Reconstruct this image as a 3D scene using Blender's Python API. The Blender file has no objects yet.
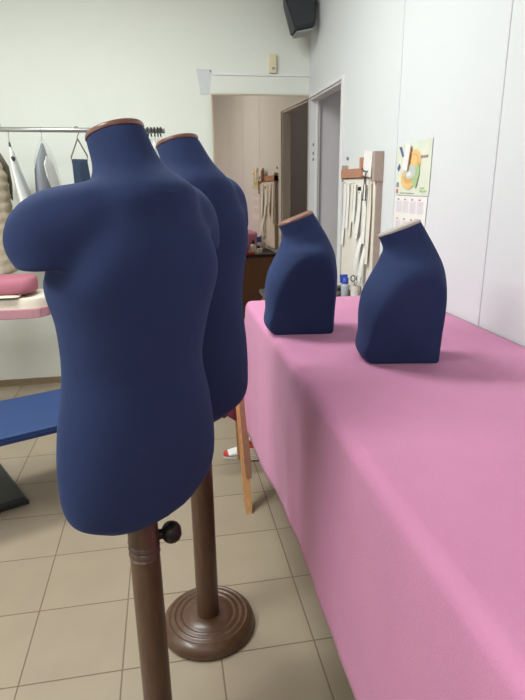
import bpy, bmesh, math, random
from mathutils import Vector, Matrix
random.seed(4)
S = bpy.context.scene
COL = S.collection
PI = math.pi
XW, YB, HC = 1.0643, 4.049, 2.9          # right wall plane, back wall plane, ceiling height
CAMH = 1.40642

# ------------------------------------------------------------------ materials
def srgb(r, g, b):
    f = lambda c: (c/255/12.92) if c/255 <= .04045 else ((c/255+.055)/1.055)**2.4
    return (f(r), f(g), f(b), 1)
def mat(name, col, rough=.6, metal=0, noise=0, nscale=20, bump=0, bscale=60, spec=.5, sheen=0, sheen_tint=None, alpha=1, trans=0, stretch=None, coat=0):
    m = bpy.data.materials.new(name); m.use_nodes = True
    nt = m.node_tree; N = nt.nodes; L = nt.links; p = N['Principled BSDF']
    p.inputs['Base Color'].default_value = col; p.inputs['Roughness'].default_value = rough
    p.inputs['Metallic'].default_value = metal; p.inputs['Specular IOR Level'].default_value = spec
    if sheen:
        p.inputs['Sheen Weight'].default_value = sheen; p.inputs['Sheen Roughness'].default_value = .45
        if sheen_tint: p.inputs['Sheen Tint'].default_value = sheen_tint
    if coat: p.inputs['Coat Weight'].default_value = coat; p.inputs['Coat Roughness'].default_value = .2
    if alpha < 1: p.inputs['Alpha'].default_value = alpha
    if trans: p.inputs['Transmission Weight'].default_value = trans
    tc = N.new('ShaderNodeTexCoord'); vec = tc.outputs['Object']
    if stretch:
        mp = N.new('ShaderNodeMapping'); mp.inputs['Scale'].default_value = stretch
        L.new(vec, mp.inputs['Vector']); vec = mp.outputs['Vector']
    if noise:
        n = N.new('ShaderNodeTexNoise'); n.inputs['Scale'].default_value = nscale; n.inputs['Detail'].default_value = 5
        L.new(vec, n.inputs['Vector'])
        r = N.new('ShaderNodeMapRange'); r.inputs['To Min'].default_value = 1-noise; r.inputs['To Max'].default_value = 1+noise
        r.inputs['From Min'].default_value = .25; r.inputs['From Max'].default_value = .75
        L.new(n.outputs['Fac'], r.inputs['Value'])
        x = N.new('ShaderNodeVectorMath'); x.operation = 'SCALE'; x.inputs[0].default_value = col[:3]
        L.new(r.outputs['Result'], x.inputs['Scale']); L.new(x.outputs['Vector'], p.inputs['Base Color'])
    if bump:
        n2 = N.new('ShaderNodeTexNoise'); n2.inputs['Scale'].default_value = bscale; n2.inputs['Detail'].default_value = 4
        L.new(vec, n2.inputs['Vector'])
        b = N.new('ShaderNodeBump'); b.inputs['Strength'].default_value = bump; b.inputs['Distance'].default_value = .004
        L.new(n2.outputs['Fac'], b.inputs['Height']); L.new(b.outputs['Normal'], p.inputs['Normal'])
    return m

M = {}
M['wall_back'] = mat('back_wall_paint', srgb(226, 230, 221), .75, noise=.015, nscale=3, bump=.15, bscale=40)
M['wall_right'] = mat('right_wall_laminate', srgb(222, 225, 226), .6, noise=.012, nscale=2, spec=.35)
M['wall_plain'] = mat('plain_wall_paint', srgb(228, 228, 224), .8, noise=.02, nscale=3)
M['ceil'] = mat('ceiling_paint', srgb(230, 230, 226), .85, noise=.01, nscale=3)
M['side_room'] = mat('side_room_paint', srgb(214, 210, 212), .8, noise=.03, nscale=3)
M['white_trim'] = mat('white_trim_paint', srgb(232, 231, 232), .4, noise=.015, nscale=10)
M['batten'] = mat('batten_plastic', srgb(220, 221, 225), .45, noise=.01, nscale=10)
M['brown_base'] = mat('baseboard_tile', srgb(134, 116, 92), .5, noise=.15, nscale=12, stretch=(1, 1, 6))
M['navy'] = mat('navy_stretch_fabric', srgb(46, 57, 93), .85, noise=.05, nscale=5, bump=.12, bscale=900, spec=.12, sheen=.16, sheen_tint=srgb(140, 165, 220))
M['pink'] = mat('pink_felt_cloth', srgb(200, 133, 168), .9, noise=.035, nscale=7, bump=.25, bscale=220, spec=.1, sheen=.15)
M['maroon'] = mat('maroon_cloth', srgb(150, 66, 92), .9, noise=.06, nscale=12, spec=.1)
M['dark_wood'] = mat('stained_walnut', srgb(84, 58, 40), .38, noise=.28, nscale=14, stretch=(6, 6, 1), bump=.1, bscale=70, coat=.25)
M['cap_wood'] = mat('cap_brown_wood', srgb(126, 78, 62), .35, noise=.15, nscale=16, coat=.4)
M['cap_pale'] = mat('cap_pale_wood', srgb(176, 168, 156), .4, noise=.1, nscale=16, coat=.2)
M['black_metal'] = mat('dark_knob_metal', srgb(38, 34, 30), .35, metal=.4, noise=.1, nscale=30)
M['pine'] = mat('pine_wood', srgb(190, 140, 92), .55, noise=.2, nscale=10, stretch=(10, 10, 1.2), bump=.1, bscale=60)
M['rail_wood'] = mat('orange_brown_wood', srgb(182, 130, 104), .5, noise=.14, nscale=16, stretch=(8, 1.2, 8))
M['brace_wood'] = mat('dark_reddish_wood', srgb(142, 96, 76), .55, noise=.15, nscale=12, stretch=(10, 10, 1.2))
M['grey_wood'] = mat('weathered_brown_wood', srgb(172, 154, 142), .6, noise=.12, nscale=16, stretch=(8, 8, 1.2))
M['cream_board'] = mat('cream_board', srgb(234, 227, 216), .7, noise=.03, nscale=8)
M['paper'] = mat('white_card', srgb(236, 234, 230), .8, noise=.02, nscale=20)
M['paper2'] = mat('cream_card', srgb(232, 226, 212), .8, noise=.03, nscale=20)
M['grey_mark'] = mat('pencil_grey', srgb(148, 144, 146), .8, noise=.05)
M['black'] = mat('black_plastic', srgb(30, 31, 33), .45, noise=.08, nscale=30)
M['green_black'] = mat('black_rubber', srgb(34, 40, 38), .5, noise=.15, nscale=20, bump=.2, bscale=120)
M['speaker'] = mat('speaker_plastic', srgb(50, 55, 58), .5, noise=.12, nscale=12, bump=.15, bscale=300)
M['speaker_grey'] = mat('speaker_grey_bottom', srgb(150, 150, 150), .55, noise=.05)
M['chrome'] = mat('satin_chrome', srgb(178, 178, 176), .3, metal=.75, noise=.03)
M['blue'] = mat('blue_vinyl', srgb(28, 58, 106), .5, noise=.05, nscale=8, bump=.08, bscale=60)
M['blue_dark'] = mat('blue_edge', srgb(24, 46, 96), .5, noise=.05)
M['iron_pink'] = mat('dusty_pink_padding', srgb(178, 112, 126), .9, noise=.06, nscale=12, bump=.2, bscale=80, spec=.1)
M['pleat'] = mat('pink_pleated_cotton', srgb(182, 134, 142), .9, noise=.1, nscale=30, stretch=(6, 1, 1), spec=.1)
M['cream_cloth'] = mat('cream_cotton', srgb(222, 210, 194), .9, noise=.05, nscale=14, bump=.3, bscale=30, spec=.1)
M['beige_quilt'] = mat('beige_quilted_fabric', srgb(204, 192, 170), .85, noise=.1, nscale=18, bump=.3, bscale=50, spec=.1)
M['taupe'] = mat('taupe_lining', srgb(112, 104, 92), .9, noise=.1, nscale=18)
M['white_cloth'] = mat('white_shirt_cotton', srgb(228, 229, 224), .85, noise=.03, nscale=14, bump=.2, bscale=30)
M['grey_cloth'] = mat('grey_suit_wool', srgb(84, 90, 104), .9, noise=.1, nscale=30)
M['film'] = mat('clear_garment_film', srgb(225, 228, 230), .25, alpha=.2, noise=.05)
M['slate'] = mat('slate_blue_trousers', srgb(44, 60, 82), .9, noise=.1, nscale=16, stretch=(6, 6, 1))
M['counter'] = mat('counter_brown_laminate', srgb(134, 98, 80), .45, noise=.08, nscale=6, stretch=(6, 6, 1))
M['counter_top'] = mat('counter_dark_top', srgb(46, 40, 40), .35, noise=.08)
M['red'] = mat('red_plastic', srgb(196, 52, 48), .45, noise=.05)
M['rose'] = mat('rose_card', srgb(190, 84, 96), .6, noise=.05)
M['white_plastic'] = mat('white_plastic', srgb(236, 236, 234), .35, noise=.02)
M['blue_cap'] = mat('cobalt_plastic', srgb(58, 84, 180), .35, noise=.04)
M['clear'] = mat('clear_bottle_plastic', srgb(220, 226, 232), .15, alpha=.55, noise=.02)
M['old_cream'] = mat('aged_cream_plastic', srgb(222, 212, 178), .5, noise=.04)
M['tape_grey'] = mat('grey_paper_sheet', srgb(206, 210, 210), .6, noise=.03, nscale=30)
M['tan_edge'] = mat('tan_edge_strip', srgb(196, 178, 150), .5, noise=.05)
M['cal_green'] = mat('calendar_pale_green', srgb(222, 227, 208), .5, noise=.08, nscale=12)
M['cal_green2'] = mat('calendar_leaf_green', srgb(172, 200, 146), .5, noise=.08, nscale=40)
M['orange'] = mat('calendar_orange', srgb(234, 196, 130), .5, noise=.1, nscale=40)
M['orange2'] = mat('calendar_deep_orange', srgb(224, 172, 106), .5, noise=.1, nscale=40)
M['cal_glass'] = mat('calendar_glass_grey', srgb(196, 206, 200), .5, noise=.1, nscale=40)
M['cal_blue'] = mat('calendar_blue_ink', srgb(84, 98, 150), .5, noise=.05)
M['cal_pink'] = mat('calendar_red_ink', srgb(206, 120, 120), .5, noise=.05)
M['cal_cell'] = mat('calendar_pale_cells', srgb(222, 214, 218), .6, noise=.05)
M['lamp_body'] = mat('lamp_white_metal', srgb(235, 235, 235), .4, noise=.01)
# mirror glass
mm = bpy.data.materials.new('old_mirror_glass'); mm.use_nodes = True
p = mm.node_tree.nodes['Principled BSDF']; p.inputs['Metallic'].default_value = 1; p.inputs['Roughness'].default_value = .02
p.inputs['Base Color'].default_value = (.53, .44, .37, 1); M['mirror'] = mm
# emitter
em = bpy.data.materials.new('tube_light'); em.use_nodes = True
p = em.node_tree.nodes['Principled BSDF']; p.inputs['Emission Color'].default_value = (1, .99, .96, 1); p.inputs['Emission Strength'].default_value = 6; M['emit'] = em
# floor tiles
def floor_mat():
    m = bpy.data.materials.new('beige_floor_tiles'); m.use_nodes = True
    nt = m.node_tree; N = nt.nodes; L = nt.links; p = N['Principled BSDF']
    tc = N.new('ShaderNodeTexCoord'); mp = N.new('ShaderNodeMapping')
    mp.inputs['Location'].default_value = (.5104+3, -1.352+6, 0)
    L.new(tc.outputs['Object'], mp.inputs['Vector'])
    b = N.new('ShaderNodeTexBrick'); b.offset = 0; b.squash = 1
    b.inputs['Scale'].default_value = 1; b.inputs['Brick Width'].default_value = .3; b.inputs['Row Height'].default_value = .3
    b.inputs['Mortar Size'].default_value = .0028; b.inputs['Mortar Smooth'].default_value = .3; b.inputs['Bias'].default_value = 0
    b.inputs['Color1'].default_value = srgb(159, 145, 124); b.inputs['Color2'].default_value = srgb(153, 139, 119); b.inputs['Mortar'].default_value = srgb(118, 100, 84)
    L.new(mp.outputs['Vector'], b.inputs['Vector'])
    n = N.new('ShaderNodeTexNoise'); n.inputs['Scale'].default_value = 6; n.inputs['Detail'].default_value = 8; L.new(tc.outputs['Object'], n.inputs['Vector'])
    n3 = N.new('ShaderNodeTexNoise'); n3.inputs['Scale'].default_value = 150; n3.inputs['Detail'].default_value = 3; L.new(tc.outputs['Object'], n3.inputs['Vector'])
    ad = N.new('ShaderNodeMath'); ad.operation = 'MULTIPLY_ADD'; ad.inputs[1].default_value = .35; L.new(n3.outputs['Fac'], ad.inputs[0]); L.new(n.outputs['Fac'], ad.inputs[2])
    r = N.new('ShaderNodeMapRange'); r.inputs['From Min'].default_value = .4; r.inputs['From Max'].default_value = .95; r.inputs['To Min'].default_value = .93; r.inputs['To Max'].default_value = 1.05
    L.new(ad.outputs[0], r.inputs['Value'])
    x = N.new('ShaderNodeVectorMath'); x.operation = 'SCALE'; L.new(b.outputs['Color'], x.inputs[0]); L.new(r.outputs['Result'], x.inputs['Scale'])
    L.new(x.outputs['Vector'], p.inputs['Base Color'])
    rr = N.new('ShaderNodeMapRange'); rr.inputs['To Min'].default_value = .36; rr.inputs['To Max'].default_value = .8; L.new(b.outputs['Fac'], rr.inputs['Value']); L.new(rr.outputs['Result'], p.inputs['Roughness'])
    bp = N.new('ShaderNodeBump'); bp.invert = True; bp.inputs['Strength'].default_value = .5; bp.inputs['Distance'].default_value = .002
    L.new(b.outputs['Fac'], bp.inputs['Height']); L.new(bp.outputs['Normal'], p.inputs['Normal'])
    return m
M['floor'] = floor_mat()

# ------------------------------------------------------------------ helpers
def obj(name, bm, m, parent=None, smooth=False, kind=None, label=None, loc=None):
    bmesh.ops.recalc_face_normals(bm, faces=bm.faces[:])
    me = bpy.data.meshes.new(name); bm.to_mesh(me); bm.free()
    for x in (m if isinstance(m, (list, tuple)) else [m]): me.materials.append(M[x])
    if smooth:
        for f in me.polygons: f.use_smooth = True
    o = bpy.data.objects.new(name, me); COL.objects.link(o)
    if parent: o.parent = parent
    if kind: o['kind'] = kind
    if label: o['label'] = label
    if loc: o.location = loc
    return o
def autosmooth(o, ang=40):
    bm = bmesh.new(); bm.from_mesh(o.data)
    for e in bm.edges:
        if len(e.link_faces) == 2 and e.calc_face_angle(0) > math.radians(ang): e.smooth = False
    for f in bm.faces: f.smooth = True
    bm.to_mesh(o.data); bm.free(); return o
def tag(o, label, cat, group=None):
    o['label'] = label; o['category'] = cat
    if group: o['group'] = group
    return o
def thing(name, label, cat, loc=(0, 0, 0), rz=0, group=None):
    o = bpy.data.objects.new(name, None); COL.objects.link(o); o.empty_display_size = .05
    o.location = loc; o.rotation_euler = (0, 0, rz); return tag(o, label, cat, group)
def box(bm, x0, x1, y0, y1, z0, z1, bev=0, mi=0, mtx=None, seg=2):
    r = bmesh.ops.create_cube(bm, size=1)
    vs = r['verts']
    for v in vs: v.co = Vector(((x0+x1)/2+v.co.x*(x1-x0), (y0+y1)/2+v.co.y*(y1-y0), (z0+z1)/2+v.co.z*(z1-z0)))
    fs = list({f for v in vs for f in v.link_faces})
    for f in fs: f.material_index = mi
    if mtx is not None: bmesh.ops.transform(bm, matrix=mtx, verts=vs)
    if bev:
        es = list({e for v in vs for e in v.link_edges})
        bmesh.ops.bevel(bm, geom=es, offset=bev, segments=seg, profile=.5, affect='EDGES')
    return bm
def bx(*a, **k):
    return box(bmesh.new(), *a, **k)
def rings(bm, R, cap0=True, cap1=True, closed=True, mi=0):
    V = [[bm.verts.new(p) for p in r] for r in R]
    n = len(R[0])
    for i in range(len(V)-1):
        for j in range(n if closed else n-1):
            f = bm.faces.new((V[i][j], V[i][(j+1) % n], V[i+1][(j+1) % n], V[i+1][j])); f.material_index = mi
    if cap0: bm.faces.new(V[0][::-1]).material_index = mi
    if cap1: bm.faces.new(V[-1]).material_index = mi
    return V
def lathe(bm, prof, c=(0, 0, 0), n=40, axis='z', mi=0, cap=True):
    R = []
    for r, h in prof:
        ring = []
        for j in range(n):
            a = 2*PI*j/n; u, v = r*math.cos(a), r*math.sin(a)
            if axis == 'z': p_ = (c[0]+u, c[1]+v, c[2]+h)
            elif axis == 'x': p_ = (c[0]+h, c[1]+u, c[2]+v)
            else: p_ = (c[0]+u, c[1]+h, c[2]+v)
            ring.append(p_)
        R.append(ring)
    rings(bm, R, cap, cap, mi=mi); return bm
def tube(bm, pts, r, n=8, mi=0):
    pts = [Vector(p_) for p_ in pts]; R = []; prev = None
    for i, p_ in enumerate(pts):
        d = (pts[min(i+1, len(pts)-1)]-pts[max(i-1, 0)]).normalized()
        up = prev if prev else (Vector((0, 0, 1)) if abs(d.z) < .9 else Vector((1, 0, 0)))
        u = (up-d*up.dot(d)).normalized(); v = d.cross(u); prev = u
        rr = r[i] if isinstance(r, (list, tuple)) else r
        R.append([p_+u*rr*math.cos(2*PI*j/n)+v*rr*math.sin(2*PI*j/n) for j in range(n)])
    rings(bm, R, mi=mi); return bm
def poly(bm, pts, ext, mi=0):
    """closed prism from planar points and an extrusion vector"""
    e = Vector(ext); a = [bm.verts.new(p_) for p_ in pts]; b = [bm.verts.new(Vector(p_)+e) for p_ in pts]
    n = len(pts)
    fs = [bm.faces.new(a), bm.faces.new(b[::-1])]
    for i in range(n): fs.append(bm.faces.new((a[i], b[i], b[(i+1) % n], a[(i+1) % n])))
    for f in fs: f.material_index = mi
    return bm

# ------------------------------------------------------------------ room shell
obj('floor', bx(-3, 3, -3, 4.3, -.1, 0), 'floor', kind='structure')
obj('ceiling', bx(-3, 3, -3, 4.3, HC, HC+.1), 'ceil', kind='structure')
obj('wall_back', bx(-3, XW+.002, YB, YB+.12, 0, HC), 'wall_back', kind='structure')
obj('wall_left', bx(-3.1, -3, -3, 4.3, 0, HC), 'wall_plain', kind='structure')
obj('wall_front', bx(-3, 3, -3.1, -3, 0, HC), 'wall_plain', kind='structure')
DY0, DY1, DZ = 3.30, 4.032, 1.974
b = bx(XW, XW+.07, -3, DY0, 0, HC); box(b, XW, XW+.07, DY0, DY1, DZ, HC); box(b, XW, XW+.07, DY1, YB+.12, 0, HC)
obj('wall_right', b, 'wall_right', kind='structure')
b = bx(-3, .36, YB-.012, YB, 0, .048)
obj('baseboard_back', b, 'brown_base', kind='structure')
n_ = 0
for y in (.902, 1.694, 2.485):
    n_ += 1
    obj('trim_%d' % n_, bx(XW-.003, XW+.001, y-.006, y+.006, 0, HC, bev=.001), 'batten', kind='structure')
obj('trim_7', bx(XW-.008, XW, YB-.008, YB, 1.99, HC), 'batten', kind='structure')                   # corner bead
obj('trim_8', bx(.385, XW-.008, YB-.012, YB, 2.112, 2.128, bev=.002), 'white_trim', kind='structure')   # ledge
obj('trim_9', bx(.388, XW-.008, YB-.004, YB, 2.0, 2.112), 'wall_back', kind='structure')           # panel over the mirror
# doorway lining and casing
b = bx(XW-.012, XW, DY0-.035, DY0, 0, DZ+.018, bev=.002)
box(b, XW-.012, XW, DY0, DY1, DZ, DZ+.018, bev=.002)
obj('trim_10', b, 'white_trim', kind='structure')
b = bx(XW, XW+.07, DY1-.012, DY1, 0, DZ); box(b, XW, XW+.07, DY0, DY0+.012, 0, DZ); box(b, XW, XW+.07, DY0+.012, DY1-.012, DZ-.012, DZ)
box(b, XW+.045, XW+.055, DY1-.022, DY1-.012, 0, DZ-.012)
obj('trim_11', b, 'white_trim', kind='structure')
b = bmesh.new()
for z in (1.66, 1.60, 1.56, .9): box(b, XW+.018, XW+.028, DY1-.0145, DY1-.0118, z, z+.02)
obj('trim_12', b, 'grey_mark', kind='structure')                                                     # latch slots
# side room beyond the doorway
b = bx(XW+.07, 2.5, YB, YB+.12, 0, 2.6); box(b, 2.5, 2.6, 2.4, YB+.12, 0, 2.6); box(b, XW+.07, 2.6, 2.3, 2.4, 0, 2.6)
obj('wall_side_room', b, 'side_room', kind='structure')
obj('ceiling_side_room', bx(XW+.07, 2.6, 2.3, YB+.12, 2.6, 2.7), 'side_room', kind='structure')

# ------------------------------------------------------------------ mirror
a = math.radians(1.8)
t = thing('wall_mirror', 'large frameless mirror with a tan top edge beside the doorway', 'mirror', (1.047, YB-.008, 0), 0)
t.rotation_euler = (0, 0, a)
# local x runs left from the corner; the left edge stands slightly off the wall
MW, MZ0, MZ1 = .672, .42, 1.985
obj('mirror_glass', bx(-MW, 0, -.008, 0, MZ0, MZ1), 'mirror', t)
b = bx(-MW-.006, 0, -.012, .0, MZ1, MZ1+.008); box(b, -MW-.008, -MW, -.012, .0, MZ0, MZ1+.008); box(b, -MW-.006, 0, -.012, 0, MZ0-.01, MZ0)
obj('edge_strip', b, 'tan_edge', t)

# ------------------------------------------------------------------ small things on the back wall
b = bx(.775, .822, YB-.03, YB-.001, 2.1285, 2.245, bev=.004)
t = tag(obj('wall_box', b, 'old_cream'), 'small aged cream plastic box standing on the white ledge', 'box')
b = bx(.790, .812, YB-.0315, YB-.0298, 2.15, 2.165)
obj('slot', b, 'grey_mark', t)
b = bmesh.new()
poly(b, [(.280, YB-.003, 2.150), (.378, YB-.003, 2.146), (.360, YB-.003, 1.992), (.300, YB-.003, 1.990)], (0, .0025, 0))
t = tag(obj('paper_sheet', b, 'tape_grey'), 'grey paper sheet taped on the wall at the mirror corner', 'paper')
obj('pin', lathe(bmesh.new(), [(.005, -.012), (.006, -.003)], (.372, YB, 2.138), 12, 'y'), 'grey_mark', t)

# ------------------------------------------------------------------ loudspeaker in the corner
t = thing('loudspeaker', 'dark grey wall loudspeaker tilted down high in the corner', 'speaker', (.935, 3.80, 2.305))
t.rotation_euler = (math.radians(-14), 0, math.radians(4))
b = bmesh.new()
fr = [(-.052, -.06, .006), (.078, -.06, .035), (.092, -.06, .10), (.092, -.06, .36), (-.115, -.06, .36), (-.115, -.06, .22)]
bk = [(-.035, .10, .045), (.070, .10, .06), (.075, .10, .12), (.075, .10, .36), (-.07, .10, .36), (-.07, .10, .22)]
rings(b, [fr, bk]); bmesh.ops.bevel(b, geom=b.edges[:], offset=.006, segments=2, affect='EDGES')
obj('cabinet', b, 'speaker', t)
g = [(x*.86, -.066, .02+z*.9) for x, y, z in fr]; g2 = [(x*.9, -.058, .018+z*.92) for x, y, z in fr]
b = bmesh.new(); rings(b, [g2, g]); obj('grille', b, 'speaker', t)
b = bmesh.new(); poly(b, [(-.042, -.05, .004), (.070, -.05, .030), (.062, .085, .052), (-.028, .085, .036)], (0, 0, -.010))
obj('bottom_plate', b, 'speaker_grey', t, label='light grey underside of the speaker')
b = bx(.070, .14, .0, .05, .24, .27); box(b, .118, .145, -.03, .08, .20, .31)
obj('bracket', b, 'speaker_grey', t)

# ------------------------------------------------------------------ torsos (lofted sections)
def cr(xs, ys, x):
    n = len(xs)
    if x <= xs[0]: return ys[0]
    if x >= xs[-1]: return ys[-1]
    i = 0
    while xs[i+1] < x: i += 1
    def m(k):
        if k == 0: return (ys[1]-ys[0])/(xs[1]-xs[0])
        if k == n-1: return (ys[-1]-ys[-2])/(xs[-1]-xs[-2])
        return (ys[k+1]-ys[k-1])/(xs[k+1]-xs[k-1])
    h = xs[i+1]-xs[i]; t = (x-xs[i])/h
    return (ys[i]*(2*t**3-3*t*t+1)+m(i)*h*(t**3-2*t*t+t)+ys[i+1]*(3*t*t-2*t**3)+m(i+1)*h*(t**3-t*t))
Z = [0, .035, .12, .22, .32, .42, .50, .56, .60, .63, .66, .70, .76]
def body_rings(A, B, CY, SL, sc, nr=110, nt=72):
    R = []
    for k in range(nr+1):
        z = Z[-1]*k/nr
        a_, b_, c_ = cr(Z, A, z), cr(Z, B, z), cr(Z, CY, z)
        w = max(0, (z-.64)/(Z[-1]-.64))
        e_ = 1-.26*math.exp(-((z-.54)/.085)**2); k_ = 1-.10*(1-e_)
        pw = lambda v: math.copysign(abs(v)**e_, v)*k_
        R.append([((a_*pw(math.cos(2*PI*j/nt)))*sc, (c_+b_*pw(math.sin(2*PI*j/nt)))*sc, (z-w*SL*b_*math.sin(2*PI*j/nt))*sc) for j in range(nt)])
    # rolled bottom edge
    f = R[0]; c0 = cr(Z, CY, 0)*sc
    return [[(x*.93, c0+(y-c0)*.93, -.002*sc) for x, y, z in f]]+R
def arm_rings(s_, P, sc, nt=40, n=22):
    pts = [(.03, P[1], P[2]+.025, P[3]*.75), tuple(P[0:4]), tuple(P[4:8]), tuple(P[8:12])]
    Cc = [[cr([0, 1, 2, 3], [p_[i] for p_ in pts], 3*k/n) for i in range(4)] for k in range(n+1)]
    R = []
    for k in range(n+1):
        d = (Vector(Cc[min(n, k+1)][:3])-Vector(Cc[max(0, k-1)][:3])).normalized()
        w = max(0, (k/n-.6)/.4); d = Vector((d.x*(1-w), d.y*(1-w), d.z*(1-w)-w)).normalized()
        u = (Vector((0, 1, 0))-d*d.y).normalized(); v = d.cross(u); c = Vector(Cc[k][:3]); r = Cc[k][3]
        R.append([(s_*q_.x*sc, q_.y*sc, q_.z*sc) for q_ in [c+(u*math.cos(2*PI*j/nt)+v*math.sin(2*PI*j/nt))*r for j in range(nt)]])
    return R
def make_mannequin(label, A, B, CY, st, SL, sc, pos, phi, knob_ang, cap_label, stand, r, R_, kdrop, tilt):
    t = thing('dress_form', label, 'mannequin', (pos[0], pos[1], 0), phi, 'navy child dress forms on wooden stands')
    zb = pos[2]
    off = Matrix.Rotation(-phi, 3, 'Z') @ Vector((stand[0]-pos[0], stand[1]-pos[1], 0))
    b = bmesh.new(); BR = [[(x, y, z+max(0, 1-z/(.3*sc))*(tilt[0]*x+tilt[1]*y)) for x, y, z in rg] for rg in body_rings(A, B, CY, SL, sc)]; rings(b, BR)
    for s in (1, -1): rings(b, arm_rings(s, st, sc))
    bmesh.ops.triangulate(b, faces=[f for f in b.faces if len(f.verts) > 4])
    o = obj('torso', b, 'navy', t, smooth=True)
    md = o.modifiers.new('r', 'REMESH'); md.mode = 'VOXEL'; md.voxel_size = .0055
    md = o.modifiers.new('s', 'SMOOTH'); md.factor = .5; md.iterations = 7
    dg = bpy.context.evaluated_depsgraph_get(); dg.update()
    me = bpy.data.meshes.new_from_object(o.evaluated_get(dg)); o.modifiers.clear(); o.data = me
    for f in me.polygons: f.use_smooth = True
    if not me.materials: me.materials.append(M['navy'])
    # blend shoulders, neck base and back more softly than the cut edges
    vg = o.vertex_groups.new(name='blend')
    def ss(a_, b_, x_):
        x_ = min(1, max(0, (x_-a_)/(b_-a_))); return x_*x_*(3-2*x_)
    for v in me.vertices:
        z = v.co.z/sc; w = ss(.50, .57, z)*(1-ss(.68, .73, z))*(1-.8*ss(.17, .21, abs(v.co.x)/sc))
        if w > .001: vg.add([v.index], w, 'REPLACE')
    md = o.modifiers.new('s', 'SMOOTH'); md.factor = .5; md.iterations = 55; md.vertex_group = 'blend'
    dg = bpy.context.evaluated_depsgraph_get(); dg.update()
    me = bpy.data.meshes.new_from_object(o.evaluated_get(dg)); o.modifiers.clear(); o.vertex_groups.clear(); o.data = me
    for f in me.polygons: f.use_smooth = True
    o.location = (0, 0, zb)
    # cap
    top = BR[-1]; cx = sum(x for x, y, z in top)/len(top); cy = sum(y for x, y, z in top)/len(top)
    def sc_ring(k, dz): return [(cx+(x-cx)*k, cy+(y-cy)*k, z+dz) for x, y, z in top]
    b = bmesh.new(); rings(b, [sc_ring(.97, -.003), sc_ring(1.01, -.002), sc_ring(1.02, .001), sc_ring(1.015, .0035), sc_ring(.98, .006), sc_ring(.8, .007)])
    c = obj('neck_cap', b, 'cap_wood', t, label=cap_label); c.location = (0, 0, zb); autosmooth(c)
    # pole
    h = zb+.10
    prof = [(r*1.02, .038), (r*1.02, .1), (r*.98, h-.235)]
    for zz in (h-.215, h-.20, h-.185):
        prof += [(r*.98, zz-.006), (r*.88, zz-.002), (r*.88, zz+.001), (r*1.03, zz+.004)]
    prof += [(r*.98, h-.175), (r*.98, h)]
    prof = [(a_, z_) for a_, z_ in prof]
    o = obj('pole', lathe(bmesh.new(), prof, n=36), 'dark_wood', t); autosmooth(o, 30); o.location = off
    # base
    prof = [(R_*.97, 0), (R_, .004), (R_*1.0, .014), (R_*.97, .028), (R_*.90, .040), (R_*.84, .045), (R_*.82, .043), (R_*.79, .043), (R_*.76, .047), (R_*.72, .048), (R_*.70, .045), (R_*.66, .045),
            (R_*.63, .049), (R_*.59, .050), (R_*.57, .047), (R_*.53, .047), (R_*.50, .051), (R_*.3, .053), (.001, .053)]
    o = obj('base', lathe(bmesh.new(), prof, n=64), 'dark_wood', t); autosmooth(o, 50); o.location = off
    kx, ky = math.cos(knob_ang), math.sin(knob_ang); kz = zb-kdrop
    b = bmesh.new(); tube(b, [(kx*(r-.004), ky*(r-.004), kz), (kx*(r+.008), ky*(r+.008), kz), (kx*(r+.016), ky*(r+.016), kz)], [.013, .011, .011], 14)
    ks = [(r+.006, .004), (r+.008, .014), (r+.015, .022), (r+.024, .0255), (r+.034, .0245), (r+.043, .020), (r+.049, .011), (r+.050, .002)]
    tube(b, [(kx*q_, ky*q_, kz) for q_, _ in ks], [w for _, w in ks], 20)
    kn = autosmooth(obj('knob', b, 'black_metal', t), 60); kn.location = off
    return t
A1 = [0.1305, 0.1793, 0.188, 0.1742, 0.1524, 0.1575, 0.1701, 0.1473, 0.127, 0.1137, 0.1006, 0.0633, 0.0488]
B1 = [0.0721, 0.0957, 0.1087, 0.115, 0.1141, 0.122, 0.13, 0.1175, 0.1045, 0.0981, 0.0944, 0.0661, 0.0598]
C1 = [0.0241, 0.0351, 0.0375, 0.0368, 0.0338, 0.0183, 0.011, -0.008, -0.0125, -0.0179, -0.0318, 0.0028, 0.0378]
S1 = [0.0893, -0.0135, 0.616, 0.0644, 0.1495, 0.034, 0.586, 0.073, 0.160, 0.022, 0.535, 0.0565]
A2 = [0.148, 0.1896, 0.1995, 0.1902, 0.1717, 0.163, 0.1675, 0.1479, 0.128, 0.1132, 0.0959, 0.0652, 0.0497]
B2 = [0.067, 0.099, 0.1157, 0.1225, 0.1233, 0.1256, 0.1241, 0.1172, 0.1071, 0.0985, 0.0879, 0.0676, 0.0595]
C2 = [0.0274, 0.0272, 0.0323, 0.032, 0.0289, 0.0179, 0.0096, -0.0079, -0.0134, -0.0184, -0.0248, -0.0012, 0.0412]
S2 = [0.0909, -0.0144, 0.617, 0.0652, 0.1470, 0.036, 0.584, 0.0725, 0.162, 0.022, 0.533, 0.053]
make_mannequin('nearest navy child dress form, whole torso in view on a dark wooden pole', A1, B1, C1, S1, .2516, 1, (-.0552, 1.0638, .7377), .6613, .12-.6613, 'brown wooden neck cap', (-.089, 1.06), .034, .142, .075, (.0984, .1014))
make_mannequin('navy child dress form half hidden behind the nearest one, its round base in view', A2, B2, C2, S2, .2257, .96, (.0674, 1.409, .7756), .6478, 2.9-.6478, 'brown wooden neck cap', (.062, 1.483), .0355, .153, .075, (.0543, .0483))

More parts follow.
